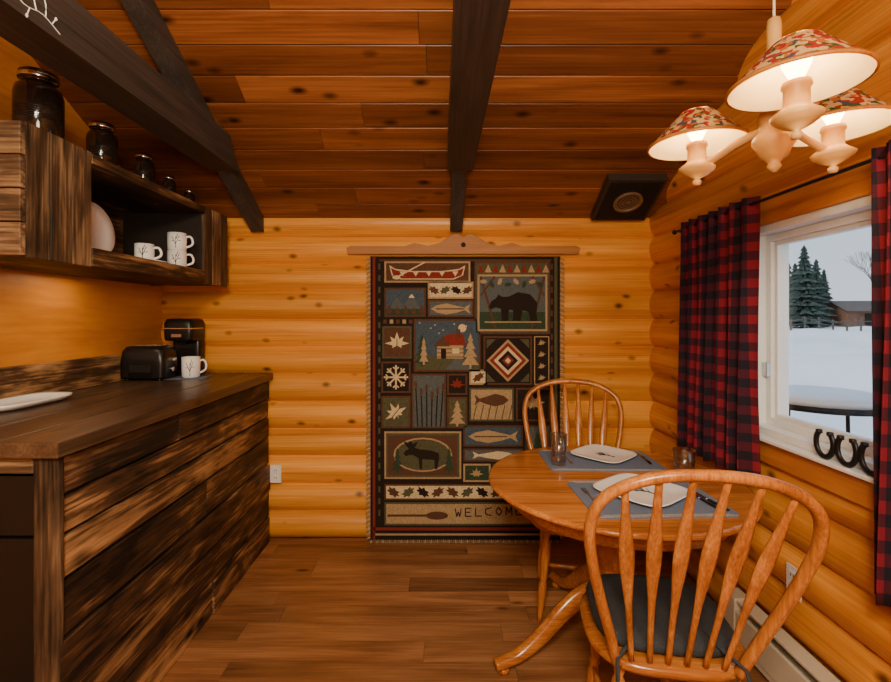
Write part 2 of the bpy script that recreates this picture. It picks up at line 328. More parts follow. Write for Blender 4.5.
def curtain(ya,yb,zb,zt,waves,name,seed):
    rr=random.Random(seed); n=150; rows=26; vs=[];fs=[];uvs=[]; ph=rr.random()*6
    for r in range(rows+1):
        v=r/rows; z=zb+(zt-zb)*v; am=.034*(1-.35*v)
        for i in range(n+1):
            u=i/n; q=waves*2*math.pi*u+ph+.5*math.sin(5*u+1.5*v)
            x=XR-.105+am*math.sin(q)+.006*math.sin(2.3*q+3*v); y=ya+(yb-ya)*(u+.012*math.sin(2*q+v))
            vs.append((x,y+.01*math.sin(3*v+u*3),z)); uvs.append((u*(yb-ya)*2.1/.075,z/.075))
    for r in range(rows):
        for i in range(n): a=r*(n+1)+i; fs.append((a,a+1,a+n+2,a+n+1))
    mb=MB(); mb.add(vs,fs,'plaid',smooth=True); ob=mb.build(name,recalc=False)
    ul=ob.data.uv_layers.new(name='UVMap')
    for lp in ob.data.loops: ul.data[lp.index].uv=uvs[lp.vertex_index]
    sm=ob.modifiers.new('s','SOLIDIFY'); sm.thickness=.002
curtain(1.91,2.48,.78,1.945,7,'curtain',3); curtain(1.10,1.375,.64,1.945,4,'curtain',5)
mb=MB(); mb.tube([(XR-.105,.98,1.915),(XR-.105,2.55,1.915)],.006,'iron',ref=(1,0,0))
for y in (.98,2.55): mb.lathe([(.001,-.014),(.012,-.006),(.012,.006),(.001,.014)],(XR-.105,y,1.915),'iron')
for y in (1.03,2.50): mb.box(XR-.105,XR-.01,y-.006,y+.006,1.905,1.915,'iron')
mb.build('curtain_rod')
mb=MB(); mb.box(XR-.085,XR-.02,.4,2.12,.02,.06,'heater'); mb.box(XR-.09,XR-.075,.4,2.12,.05,.175,'heater'); mb.box(XR-.085,XR-.02,.4,2.12,.205,.22,'heater'); mb.box(XR-.04,XR-.02,.4,2.12,.02,.215,'heater'); mb.box(XR-.095,XR-.02,2.05,2.14,0,.225,'heater'); mb.box(XR-.095,XR-.02,.38,.46,0,.225,'heater'); mb.build('baseboard_heater',bevel=.004)
def outlet(M4):
    mb=MB(); mb.box(-.036,.036,-.006,0,-.058,.058,'white',M4=M4)
    for z in (-.024,.024): mb.box(-.017,.017,-.010,-.004,z-.015,z+.015,'white',M4=M4); mb.box(-.008,-.005,-.0115,-.009,z-.005,z+.006,'dark',M4=M4); mb.box(.005,.008,-.0115,-.009,z-.005,z+.006,'dark',M4=M4)
    mb.build('wall_outlet',bevel=.002)
outlet(Matrix.Translation((-1.065,YB-.020,.44))); outlet(Matrix.Translation((XR-.020,1.80,.44))@Matrix.Rotation(-math.pi/2,4,'Z'))
# ------------------------------------------------------------------ tapestry
PX=lambda px,py:((px-440)/153.1,1.45-(py-318)/153.1)
TY=YB-.034
mb=MB()
def tp(pts,layer,mat):
    vs=[]; 
    for px,py in pts:
        x,z=PX(px,py); vs.append((x,TY-.0012*layer,z))
    mb.add(vs,[tuple(range(len(vs)))],mat)
def rect(a,b,c,d,layer,mat): tp([(a,c),(b,c),(b,d),(a,d)],layer,mat)
def shp(poly,a,b,c,d,layer,mat,flip=False): tp([((b-(b-a)*x) if flip else a+(b-a)*x,c+(d-c)*y) for x,y in poly],layer,mat)
def frame(a,b,c,d,layer,bm,fm,w=1.8): rect(a,b,c,d,layer,fm); rect(a+w,b-w,c+w,d-w,layer+1,bm)
def line(x0,y0,x1,y1,w,layer,mat):
    dx,dy=x1-x0,y1-y0; l=math.hypot(dx,dy) or 1; nx,ny=-dy/l*w/2,dx/l*w/2
    tp([(x0+nx,y0+ny),(x1+nx,y1+ny),(x1-nx,y1-ny),(x0-nx,y0-ny)],layer,mat)
def ellp(cx,cy,rx,ry,layer,mat,n=20): tp([(cx+rx*math.cos(6.2832*i/n),cy+ry*math.sin(6.2832*i/n)) for i in range(n)],layer,mat)
def pine(cx,b,t,w,layer,mat):
    h=b-t
    pts=[(cx,t)]
    for k in range(1,5):
        y=t+h*.9*k/4; ww=w*k/4/2+1; pts+=[(cx+ww,y),(cx+ww*.45,y-.3)]
    pts+=[(cx+1,b-h*.1),(cx+1,b),(cx-1,b),(cx-1,b-h*.1)]
    for k in range(4,0,-1):
        y=t+h*.9*k/4; ww=w*k/4/2+1; pts+=[(cx-ww*.45,y-.3),(cx-ww,y)]
    tp(pts,layer,mat)
def maple(cx,cy,r,layer,mat,rot=0):
    a=[(1,0),(.45,22),(.8,45),(.4,62),(.95,90),(.4,118),(.8,135),(.45,158),(1,180),(.4,205),(.55,225),(.2,262),(.45,268),(.45,272),(.2,278),(.55,315),(.4,335)]
    tp([(cx+r*q*math.cos(math.radians(t+rot)),cy-r*q*math.sin(math.radians(t+rot))) for q,t in a],layer,mat)
def oakleaf(cx,cy,rx,ry,layer,mat,rot=0):
    pts=[]
    for i in range(32):
        t=6.2832*i/32; q=1+.22*math.cos(7*t); x=rx*q*math.cos(t); y=ry*q*math.sin(t); pts.append((cx+x*math.cos(rot)-y*math.sin(rot),cy+x*math.sin(rot)+y*math.cos(rot)))
    tp(pts,layer,mat)
def flake(cx,cy,r,layer,mat):
    for k in range(4):
        a=k*math.pi/4; line(cx-r*math.cos(a),cy-r*math.sin(a),cx+r*math.cos(a),cy+r*math.sin(a),1.7,layer+.1*k,mat)
    for k in range(8):
        a=k*math.pi/4; x,y=cx+r*.65*math.cos(a),cy+r*.65*math.sin(a)
        for s in (-1,1): line(x,y,x+r*.3*math.cos(a+s*.9),y+r*.3*math.sin(a+s*.9),1.3,layer+.45+.03*k,mat)
bear=[(0,.55),(.05,.35),(.15,.25),(.2,.12),(.27,.2),(.4,.2),(.6,.05),(.85,.12),(1,.4),(.98,.75),(1,1),(.85,1),(.82,.7),(.7,.65),(.65,1),(.5,1),(.5,.65),(.42,.62),(.4,1),(.27,1),(.25,.6),(.15,.55),(.05,.62)]
moose=[(.0,.45),(.05,.35),(.15,.3),(.05,.15),(.0,.0),(.12,.1),(.2,.0),(.25,.12),(.4,.02),(.3,.25),(.42,.3),(.75,.35),(.95,.45),(.95,.65),(.9,1),(.83,1),(.82,.68),(.5,.65),(.5,1),(.43,1),(.4,.62),(.25,.5),(.15,.5),(.05,.55)]
fish=[(0,.5),(.15,.2),(.4,.05),(.65,.25),(.85,.4),(1,.1),(.95,.5),(1,.9),(.85,.6),(.65,.8),(.4,.95),(.15,.8)]
canoe=[(0,.0),(.08,.25),(.3,.4),(.7,.4),(.92,.25),(1,0),(.97,.7),(.85,1),(.15,1),(.03,.7)]
xa,za=PX(371,257); xb,zb=PX(559,538); mb.box(xa,xb,TY,TY+.006,zb,za,'t_dark')
rect(373.5,376,258,537,1,'t_red'); rect(553,556,258,537,1,'t_olive'); rect(380,550,260,262,1,'t_brown'); rect(374,556,525,528,1,'t_red'); rect(374,556,531,533,1,'t_tan')
for i in range(22):
    y=264+i*11.6; rect(379,381,y,y+6,1,'t_olive'); rect(549.5,551.5,y,y+6,1,'t_brown')
frame(385,470,262,283,2,'t_brown','t_tan'); shp(canoe,390,465,266,280,5,'t_cream'); shp(canoe,391.5,463.5,268.5,279,6,'t_red'); line(395,279,425,263,1.4,7,'t_cream'); ellp(397,278,4,2,7.3,'t_cream')
for i in range(5): tp([(400+i*13,272),(406+i*13,272),(403+i*13,277)],7.6,'t_cream')
frame(474,549,262,334,2,'t_olive','t_brown')
for i in range(10): tp([(477+i*7.1,273),(484+i*7.1,273),(480.5+i*7.1,265)],5,'t_tan' if i%2 else 't_red')
rect(477,546,275,331,4.2,'t_tan'); rect(479,544,277,329,5,'t_slate'); rect(479,544,312,329,6,'t_green')
line(480,277,495,329,2.4,7,'t_brown'); line(543,277,530,329,2.4,7,'t_brown'); line(480,296,494,277,2,7.3,'t_brown'); line(543,296,531,277,2,7.3,'t_brown')
for i in range(8): oakleaf(483+i*8,282+(i%2)*3,3.4,2,7.5,'t_green' if i%2 else 't_tan',i)
shp(bear,488,536,291,321,8,'t_dark'); line(484,322,540,322,1.2,8.5,'t_tan')
frame(385,426,288,317,2,'t_blue','t_brown'); tp([(387,315),(397,297),(404,306),(412,294),(424,315)],5,'t_slate'); tp([(409,298),(412,294),(415,298)],6,'t_cream'); rect(387,424,309,315,6.5,'t_green')
for i in range(5): pine(390+i*8,314,305+(i%2)*2,5,7,'t_brown')
frame(428,473,282,299,2,'t_cream','t_tan')
for i in range(4): oakleaf(434+i*11,290.5,5,3,5,('t_brown','t_olive','t_dark','t_brown')[i],.5*(-1)**i)
frame(428,473,300,317,2,'t_slate','t_brown'); shp(fish,431,470,303,315,5,'t_tan'); line(436,309,464,309,1.2,6,'t_brown')
for i in range(14): rect(384+i*6.3,387.5+i*6.3,319.5,323.5,1.5,'t_tan' if i%2 else 't_brown') if i<5 else None
frame(383,412,326,358,2,'t_brown','t_olive'); maple(397.5,343,12,5,'t_cream'); line(397.5,338,397.5,350,.8,6,'t_brown')
frame(414,480,319,371,2,'t_blue','t_brown'); ellp(462,328,4,4,5,'t_cream'); rect(416,478,355,369,5,'t_olive'); tp([(445,369),(455,358),(462,358),(470,369)],5.5,'t_slate')
pine(422,366,334,13,6,'t_green'); pine(470,368,333,15,6,'t_tan'); pine(424,364,337,7,7,'t_tan')
tp([(434,345),(447,334),(463,334),(466,345)],7,'t_red'); rect(437,463,345,358,7,'t_tan'); tp([(433,346),(443,336),(450,346)],7.8,'t_brown'); rect(441,446,348,358,8,'t_dark'); rect(452,459,348,353,8,'t_cream'); rect(456,460,329,337,8,'t_brown')
for y in (348,352,356): rect(437,463,y,y+.8,7.6,'t_brown')
for i in range(9): ellp(420+((i*23)%50),323+((i*7)%11),.7,.7,5.5,'t_cream',6)
frame(483,531,336,384,2,'t_dark','t_brown')
for i,(r,c) in enumerate(((21,'t_tan'),(18,'t_red'),(14,'t_cream'),(10,'t_dark'),(6,'t_red'),(3,'t_cream'))): tp([(507,360-r),(507+r,360),(507,360+r),(507-r,360)],5+i,c)
for sx in (-1,1):
    for sy in (-1,1): tp([(507+sx*21,360+sy*21),(507+sx*12,360+sy*21),(507+sx*21,360+sy*12)],5,'t_olive')
frame(533,548,336,384,2,'t_dark','t_tan',1)
for i in range(4): maple(540.5,343+i*11.5,4.5,5,'t_tan',18)
frame(382,411,361,392,2,'t_dark','t_brown'); flake(396.5,376.5,12,5,'t_cream')
frame(382,411,395,427,2,'t_olive','t_brown'); maple(396.5,412,12,5,'t_cream',30); line(391,418,401,406,.8,6,'t_brown')
frame(412,446,373,427,2,'t_slate','t_brown')
for i in range(6): line(418+i*4.5,425,416+i*5.4,384+((i*7)%11),1.3,5+i*.1,'t_dark'); ellp(416+i*5.4,384+((i*7)%11),1.4,4,6,'t_brown')
frame(447,467,373,394,2,'t_dark','t_brown'); maple(457,384,8,5,'t_red')
frame(469,487,369,384,2,'t_cream','t_tan'); oakleaf(478,376.5,6,3,5,'t_brown',-.6)
frame(447,467,396,427,2,'t_olive','t_brown'); pine(457,425,399,14,5,'t_tan')
frame(469,513,387,420,2,'t_tan','t_olive'); shp(fish,474,508,392,406,5,'t_brown',True)
for i in range(6): line(473+i*7,418,476+i*7,404,1,6,'t_olive')
frame(515,549,387,420,2,'t_dark','t_brown'); maple(532,403,12,5,'t_tan',10)
frame(385,461,430,477,2,'t_olive','t_tan'); rect(389,457,434,473,4.5,'t_brown'); ellp(423,453,29,17,5,'t_tan'); ellp(423,453,27,15.5,6,'t_olive'); shp(moose,404,441,439,467,7,'t_dark'); pine(398,471,446,9,7,'t_green'); pine(449,471,446,9,7,'t_green')
frame(463,522,424,445,2,'t_blue','t_brown'); shp(fish,468,517,428,442,5,'t_tan'); line(474,435,506,435,1.2,6,'t_brown')
frame(463,522,447,460,2,'t_slate','t_brown'); shp(fish,472,514,449,458,5,'t_cream',True)
frame(463,490,462,480,2,'t_green','t_tan'); maple(476,472,7,5,'t_tan'); frame(492,522,462,480,2,'t_brown','t_olive'); pine(507,478,464,12,5,'t_olive')
frame(524,549,424,480,2,'t_slate','t_brown'); pine(536,476,430,20,5,'t_green')
frame(385,522,482,498,2,'t_cream','t_brown')
for i in range(9): oakleaf(394+i*14.6,490,6,3.6,5,('t_brown','t_olive','t_dark','t_brown')[i%4],.6*(-1)**i)
frame(524,549,482,498,2,'t_red','t_tan')
frame(385,549,500,523,2,'t_tan','t_olive'); line(388,513,430,513,2.2,5,'t_brown'); ellp(437,513,11,4,5.5,'t_brown')
LET={'W':[(0,0,.25,1),(.25,1,.5,.4),(.5,.4,.75,1),(.75,1,1,0)],'E':[(0,0,0,1),(0,0,1,0),(0,.5,.8,.5),(0,1,1,1)],'L':[(0,0,0,1),(0,1,1,1)],'C':[(1,0,0,.2),(0,.2,0,.8),(0,.8,1,1)],'O':[(.5,0,0,.5),(0,.5,.5,1),(.5,1,1,.5),(1,.5,.5,0)],'M':[(0,1,.1,0),(.1,0,.5,.7),(.5,.7,.9,0),(.9,0,1,1)]}
for i,ch in enumerate('WELCOME'):
    for k,(a,b,c,d) in enumerate(LET[ch]): line(455+i*10+a*6,506-i*.3+b*8,455+i*10+c*6,506-i*.3+d*8,1.1,6+.05*k,'t_dark')
for i in range(95):
    x,z=PX(372+i*1.98,538); mb.tube([(x,TY+.002,z+.004),(x+R.uniform(-.003,.003),TY-.003,z-.012),(x+R.uniform(-.006,.006),TY-.004-R.random()*.006,max(z-.006-R.uniform(.018,.026),.004))],[.0035,.0045,.003],'t_tan' if i%3 else 't_cream',n=5)
for i in range(120):
    for px,sg in ((371,-1),(559,1)):
        x,z=PX(px,259+i*2.32); mb.tube([(x-sg*.003,TY+.002,z),(x+sg*.014,TY,z-.004),(x+sg*(.024+R.random()*.006),TY-.002,z-.012-R.random()*.006)],[.0038,.0038,.0028],'t_cream' if i%2 else 't_tan',n=5)
mb.build('tapestry',recalc=False)
def extr(mb,pts,y0,y1,mat):
    n=len(pts); vs=[(x,y0,z) for x,z in pts]+[(x,y1,z) for x,z in pts]
    mb.add(vs,[tuple(range(n)),tuple(range(n,2*n))[::-1]]+[(i,(i+1)%n,n+(i+1)%n,n+i) for i in range(n)],mat)
mb=MB(); pts=[PX(*p) for p in ((349,255),(348,249),(352,247),(405,247.5),(415,244),(428,247),(440,244),(450,237),(457,235),(463,238),(469,235),(476,237),(486,244),(498,247),(511,244),(521,247.5),(574,247),(578,249),(577,255))]
extr(mb,pts,TY-.018,TY+.004,'hangw')
mb.lathe([(.001,-.002),(.016,0),(.016,.004),(.001,.004)],(PX(463,246)[0],TY-.017,PX(463,246)[1]),'dark',n=16,rot=Matrix.Rotation(math.pi/2,3,'X'))
mb.build('tapestry_hanger',bevel=.003)
# ------------------------------------------------------------------ counter
CF=-1.097; CN=1.357; CT=1.097; YE=YB-.028
mb=MB()
zb=[0,.17,.34,.51,.68,.81,.93,1.05]
for i in range(len(zb)-1):
    z0,z1=zb[i],zb[i+1]; cuts=[CN,YE] if i%3 else [CN,CN+R.uniform(.6,1.1),YE]
    for a,b in zip(cuts,cuts[1:]): mb.box(CF-.028-R.random()*.004,CF-.014*R.random(),a,b-.003,z0+.004,z1-.006,'barn_y')
mb.box(CF-.06,CF-.030,CN+.02,YE,0,1.05,'dark')
mb.box(CF-.075,CF-.001,CN-.004,CN+.018,0,1.05,'barn_z')
mb.box(XL+.01,CF-.077,CN-.002,CN+.02,1.0,1.05,'barn_x')
mb.box(XL+.01,CF-.05,2.02,2.05,0,1.05,'dark')
w=(CF+.02-XL-.005)/4
for i in range(4):
    a=XL+.005+i*w; mb.box(a,a+w-.003,CN-.03,YE,1.052,CT-R.random()*.001,'ctop')
mb.box(XL+.003,XL+.03,CN-.02,2.62,CT+.002,CT+.15,'barn_y')
mb.build('kitchen_counter',bevel=.004)
mb=MB(); fx0,fx1=XL+.06,CF-.085
mb.box(fx0,fx1,CN+.08,1.98,.03,.985,'black'); mb.box(fx0,fx1,CN+.025,CN+.075,.06,.80,'black'); mb.box(fx0,fx1,CN+.025,CN+.075,.81,.985,'black')
mb.tube([(fx0+.05,CN+.03,.70),(fx0+.05,CN+.0,.70),(fx0+.05,CN+.0,.45),(fx0+.05,CN+.03,.45)],.008,'blackm')
for x in (fx0+.05,fx1-.05):
    for y in (CN+.12,1.9): mb.lathe([(.02,0),(.02,.032)],(x,y,0),'black',n=10)
mb.build('mini_fridge',bevel=.008)
# ------------------------------------------------------------------ upper cabinet
UF=-1.33; UY0,UY1=1.488,2.95; U0,U1=1.65,2.08; xw=XL+.003
mb=MB()
mb.box(xw,UF-.02,UY0+.025,UY1-.02,U0+.005,U0+.065,'barn_y'); mb.box(xw,UF-.02,UY0+.025,UY1-.02,U1-.035,U1,'barn_y')
mb.box(xw,xw+.012,UY0+.025,UY1-.02,U0+.066,U1-.036,'barn_y')
for i in range(4):
    h=(U1-U0)/4; mb.box(xw,UF,UY0,UY0+.022,U0+i*h+.001,U0+(i+1)*h-.003,'barn_x'); mb.box(xw,UF-.022,UY1-.02,UY1,U0+i*h,U0+(i+1)*h-.003,'barn_x')
def vb(a,b,n):
    w=(b-a)/n
    for i in range(n): mb.box(UF-.02-R.random()*.003,UF-R.random()*.004,a+i*w+.001,a+(i+1)*w-.002,U0-.004,U1+.004,'barn_z')
vb(UY0+.024,1.80,3); vb(2.66,UY1,3)
mb.box(UF-.02,UF,1.80,2.66,U0,U0+.07,'barn_y'); mb.box(UF-.02,UF,1.80,2.66,U1-.04,U1,'barn_y')
mb.box(xw+.012,UF-.022,1.78,1.80,U0+.066,U1-.036,'dark'); mb.box(xw+.012,UF-.022,2.66,2.68,U0+.066,U1-.036,'dark')
mb.build('wall_cabinet',bevel=.003)
def jar(x,y,r,h):
    mb=MB(); mb.lathe([(.001,0),(r*.92,0),(r,.01),(r,h*.62),(r*.92,h*.72),(r*.66,h*.78),(r*.64,h*.82),(r*.78,h*.83),(r*.80,h*.93),(r*.70,h*.95),(r*.3,h*.96),(r*.25,h*1.0),(.001,h*1.0)],(0,0,0),'amber',n=28)
    mb.lathe([(r*.82,h*.835),(r*.84,h*.85),(r*.84,h*.88),(r*.82,h*.89)],(0,0,0),'steel',n=28,cap0=False,cap1=False)
    for k in range(6): mb.tube([(r*math.cos(a),r*math.sin(a),h*.25+.03*k/5*h*5) for a in [ -2.0+.25*j for j in range(9)]],.0016,'iron',n=5)
    mb.build('glass_canister',loc=(x,y,U1+.001))
jar(-1.425,1.67,.072,.25); jar(-1.43,1.99,.056,.20); jar(-1.43,2.27,.045,.165); jar(-1.43,2.48,.033,.12); jar(-1.43,2.68,.03,.10)
def twigs(mb,base,ux,uz,s,nrm=None,mat='blackm',th=.0011):
    base=Vector(base);ux=Vector(ux);uz=Vector(uz)
    segs=[((0,-.9),(0.02,-.2),(0,.3),(.1,.8)),((0,-.2),(-.25,.2),(-.35,.7)),((.01,0),(.25,.3),(.45,.6)),((-.22,.15),(-.5,.35)),((.2,.25),(.3,.75)),((0,.3),(-.12,.85)),((-.02,-.45),(.2,-.2),(.5,.1))]
    for q in segs:
        if len(q)==2: q=(q[0],((q[0][0]+q[1][0])/2,(q[0][1]+q[1][1])/2),q[1])
        mb.tube([base+ux*a*s+uz*b*s for a,b in q],[th*1.4]+[th]*(len(q)-2)+[th*.6],mat,n=5)
def mug(x,y,z,r=.042,h=.088,ang=0,name='coffee_mug'):
    mb=MB(); mb.lathe([(.001,0),(r*.85,0),(r*.97,.006),(r,h*.5),(r,h),(r-.004,h),(r-.005,.01),(.001,.008)],(0,0,0),'ceramic',n=28)
    p=[(r-.004,0,h*.8),(r+.018,0,h*.82),(r+.03,0,h*.6),(r+.026,0,h*.35),(r-.002,0,h*.2)]
    mb.tube(smoothpath(p,5),.006,'ceramic',ref=(0,1,0),n=8)
    for a0 in (-1.2-ang,):
        for (a,b,c,d) in ((0,.1,0,.75),(0,.35,.35,.8),(0,.3,-.4,.75),(.15,.5,.5,.55),(-.2,.5,-.45,.5),(0,.55,.2,.9)):
            mb.tube([((r+.0004)*math.cos(a0+a+(c-a)*t),(r+.0004)*math.sin(a0+a+(c-a)*t),h*(b+(d-b)*t)) for t in (0,.33,.66,1)],.0015,'blackm',n=5)
    mb.build(name,loc=(x,y,z),rotz=ang)
US=U0+.066
mb=MB(); mb.lathe([(.001,0),(.10,0),(.125,.010),(.124,.013),(.10,.004),(.001,.004)],(0,0,0),'ceramic',n=32); mb.build('saucer_plate',loc=(-1.475,2.30,US))
mug(-1.44,2.29,US+.0055,ang=.3); mug(-1.415,2.53,US+.001,.047,.094,ang=.5); mug(-1.415,2.53,US+.0955,.047,.094,ang=.2)
mb=MB()
for k in range(4):
    rot=Matrix.Rotation(math.radians(80),3,'Y'); mb.lathe([(.001,0),(.08,0),(.115,.014),(.114,.018),(.08,.005),(.001,.005)],(-1.56+.022*k,2.02,US+.118),'ceramic',n=32,rot=rot)
mb.build('plate_stack')
mug(-1.47,2.775,CT+.004,.050,.12,ang=.4)
mb=MB(); mb.loft([sring(.12,.075,0,e=8),sring(.12,.075,.003,e=8)],'mat',smooth=False); mb.build('cloth_napkin',loc=(-1.49,2.77,CT+.0005),rotz=.1)
mb=MB(); mb.loft([sring(.07,.15,0,e=4),sring(.09,.175,.016,e=4),sring(.092,.177,.024,e=4),sring(.084,.165,.020,e=4),sring(.065,.14,.008,e=4)],'ceramic'); mb.build('serving_platter',loc=(-1.68,1.90,CT+.0035))
mb=MB()
mb.loft([sring(.115,.075,.012,e=6),sring(.125,.085,.02,e=6),sring(.127,.087,.10,e=6),sring(.122,.083,.165,e=5),sring(.105,.07,.19,e=5),sring(.09,.055,.195,e=5)],'black')
for y in (-.028,.028): mb.box(-.085,.085,y-.012,y+.012,.19,.1965,'dark'); mb.box(-.087,.087,y-.014,y-.0125,.19,.198,'steel'); mb.box(-.087,.087,y+.0125,y+.014,.19,.198,'steel')
mb.box(.125,.145,-.02,.02,.11,.125,'steel'); mb.lathe([(.014,0),(.014,.012),(.001,.013)],(.126,0,.06),'steel',n=14,rot=Matrix.Rotation(math.pi/2,3,'Y'))
mb.box(-.06,.06,-.0895,-.085,.05,.09,'blackm')
for x in (-.09,.09):
    for y in (-.055,.055): mb.lathe([(.012,0),(.012,.014)],(x,y,0),'black',n=10)
mb.build('toaster',loc=(-1.668,2.70,CT+.0005),bevel=.0015)
mb=MB()
mb.loft([sring(.085,.09,0,e=6),sring(.088,.093,.01,e=6),sring(.085,.09,.028,e=6)],'black'); mb.box(-.05,.05,-.08,-.0,.028,.032,'steel')
mb.loft([sring(.085,.042,.027,e=6,c=(0,.048)),sring(.085,.042,.22,e=6,c=(0,.048))],'black')
mb.loft([sring(.085,.09,.215,e=6),sring(.09,.094,.23,e=6),sring(.09,.094,.32,e=6),sring(.082,.085,.345,e=5),sring(.06,.06,.35,e=5)],'black')
mb.box(-.091,.091,-.096,.05,.285,.293,'steel'); mb.lathe([(.02,.195),(.026,.216)],(0,-.03,0),'blackm',n=14)
mb.box(-.03,.03,-.1,-.09,.236,.256,'steel')
mb.build('coffee_maker',loc=(-1.59,2.930,CT+.0005),bevel=.001)
# ------------------------------------------------------------------ table
TX,TYc=.755,2.05
mb=MB()
mb.lathe([(.001,.718),(.50,.718),(.525,.722),(.54,.735),(.54,.742),(.534,.749),(.525,.75),(.001,.75)],(0,0,0),'oak_x',n=72)
mb.lathe([(.43,.655),(.45,.655),(.45,.718),(.43,.718)],(0,0,0),'oak_x',n=60,cap0=False,cap1=False)
mb.lathe([(.001,.69),(.20,.69),(.20,.718),(.001,.718)],(0,0,0),'oak_z',n=30)
mb.box(-.535,.535,-.0012,.0012,.7495,.7505,'dark')
mb.lathe([(.11,.69),(.12,.67),(.09,.655),(.055,.63),(.05,.60),(.065,.585),(.05,.57),(.055,.54),(.085,.48),(.09,.44),(.07,.38),(.055,.35),(.07,.34),(.085,.33),(.085,.19),(.07,.17),(.03,.16)],(0,0,0),'oak_z',n=28)
for k in range(4):
    a=math.radians(194+90*k); M4=Matrix.Rotation(a,4,'Z')
    p=smoothpath([(.06,0,.265),(.14,0,.262),(.24,0,.205),(.34,0,.12),(.43,0,.062),(.50,0,.042),(.545,0,.034)],4)
    n=len(p); mb.tube(p,[.055-.030*min(1,i/(n*.7)) for i in range(n)],'oak_x',rb=[.028]*n,ref=(0,0,1),n=12,M4=M4)
    mb.lathe([(.024,0),(.024,.014),(.02,.02)],M4@Vector((.51,0,0)),'oak_z',n=12)
mb.build('dining_table',loc=(TX,TYc,0))
# ------------------------------------------------------------------ chairs
def chair(x,y,th):
    mb=MB()
    mb.loft([sring(.19,.18,.418,e=3,c=(0,.0)),sring(.225,.205,.425,e=3),sring(.235,.215,.440,e=3),sring(.232,.212,.455,e=3),sring(.21,.19,.460,e=3)],'oak_x')
    mb.loft([sring(.185,.17,.461,e=3.4,c=(0,.02)),sring(.205,.19,.472,e=3.4,c=(0,.02)),sring(.21,.195,.488,e=3.4,c=(0,.02)),sring(.20,.185,.503,e=3.4,c=(0,.02)),sring(.15,.14,.509,e=3,c=(0,.02)),sring(.05,.05,.506,e=2,c=(0,.02))],'cushion')
    for sx in (-1,1):
        mb.tube([(sx*.10,-.10,.505),(sx*.13,-.18,.50),(sx*.17,-.215,.48),(sx*.175,-.24,.44),(sx*.18,-.235,.37)],.006,'cushion',n=6)
    yl=lambda z:-.185-(z-.45)*.37
    prof=[(-.165,.445),(-.192,.55),(-.228,.68),(-.257,.80),(-.270,.91),(-.240,1.0),(-.14,1.058),(0,1.075)]
    prof=prof+[(-a,b) for a,b in prof[-2::-1]]
    path=smoothpath([(a,yl(b),b) for a,b in prof],6); mb.tube(path,.0185,'oak_z',rb=.015,ref=(0,-1,.37),n=12,rnd=.4)
    def bowz(xt):
        return min((p for p in path if p.z>.8),key=lambda p:abs(p.x-xt))
    for i in range(6):
        u=(i-2.5)/2.5; xb=u*.125; xt=u*.195; q=bowz(xt)
        pts=[];ra=[];rb=[]
        for k in range(15):
            t=k/14; pts.append((xb+(xt-xb)*t,yl(.455+(q.z-.455)*t)+.012*math.sin(math.pi*t),.455+(q.z-.455)*t))
            wv=.0085+.0125*math.exp(-((t-.62)/.2)**2); ra.append(.0075); rb.append(wv)
        mb.tube(pts,ra,'oak_z',rb=rb,ref=(0,1,0),n=10,rnd=.2+.1*i)
    lp={}
    for sx in (-1,1):
        for sy in (-1,1):
            top=Vector((sx*.145,sy*.135,.43)); bot=Vector((sx*.185,sy*.185,0)); pts=[];ra=[]
            for k,(t,r) in enumerate(((0,.016),(.08,.017),(.12,.012),(.15,.019),(.3,.024),(.45,.019),(.5,.014),(.53,.020),(.56,.014),(.62,.020),(.8,.017),(.93,.012),(1,.011))):
                pts.append(top.lerp(bot,t)); ra.append(r)
            mb.tube(pts,ra,'oak_z',ref=(1,0,0),n=12); lp[(sx,sy)]=(top,bot)
    mids=[]
    for sx in (-1,1):
        a=lp[(sx,-1)][0].lerp(lp[(sx,-1)][1],.58); b=lp[(sx,1)][0].lerp(lp[(sx,1)][1],.58)
        mb.tube([a.lerp(b,t) for t in (0,.25,.5,.75,1)],[.008,.011,.015,.011,.008],'oak_z',n=10); mids.append(a.lerp(b,.5))
    mb.tube([mids[0].lerp(mids[1],t) for t in (0,.25,.5,.75,1)],[.008,.011,.015,.011,.008],'oak_z',n=10)
    mb.build('dining_chair',loc=(x,y,0),rotz=math.radians(th))
chair(.705,1.53,-8); chair(.695,2.39,168)
# ------------------------------------------------------------------ tableware
TT=.7508
def placemat(x,y,w,d,rot):
    mb=MB(); mb.loft([sring(w/2,d/2,0,e=14,n=64),sring(w/2,d/2,.003,e=14,n=64)],'mat',smooth=False)
    for k in range(3): 
        a=w/2-.012*(k+1); mb.box(-a,a,-d/2+.008*(k+1),-d/2+.008*(k+1)+.0015,.003,.0036,'t_cream'); mb.box(-a,a,d/2-.008*(k+1)-.0015,d/2-.008*(k+1),.003,.0036,'t_cream')
    mb.build('placemat',loc=(x,y,TT),rotz=rot)
def plate(x,y,rot,s=.142):
    mb=MB(); n=48
    mb.loft([sring(s*.55,s*.55,0,n,4),sring(s*.62,s*.62,.002,n,4),sring(s,s,.016,n,4.5),sring(s*1.0,s*1.0,.019,n,4.5),sring(s*.95,s*.95,.018,n,4.5),sring(s*.68,s*.68,.007,n,4),sring(s*.3,s*.3,.006,n,3)],'ceramic')
    twigs(mb,(.01,-.005,.0075),(1,0,0),(0,1,0),s*.42,th=.0015)
    mb.build('dinner_plate',loc=(x,y,TT+.0045),rotz=rot)
def tumbler(x,y,h,r,z=TT):
    mb=MB(); mb.lathe([(.001,0),(r*.8,0),(r*.84,.004),(r,h),(r-.0025,h),(r*.8,.016),(.001,.014)],(0,0,0),'dglass',n=32); mb.build('drinking_glass',loc=(x,y,z))
placemat(.80,1.83,.52,.38,.03); placemat(.78,2.31,.54,.34,-.02)
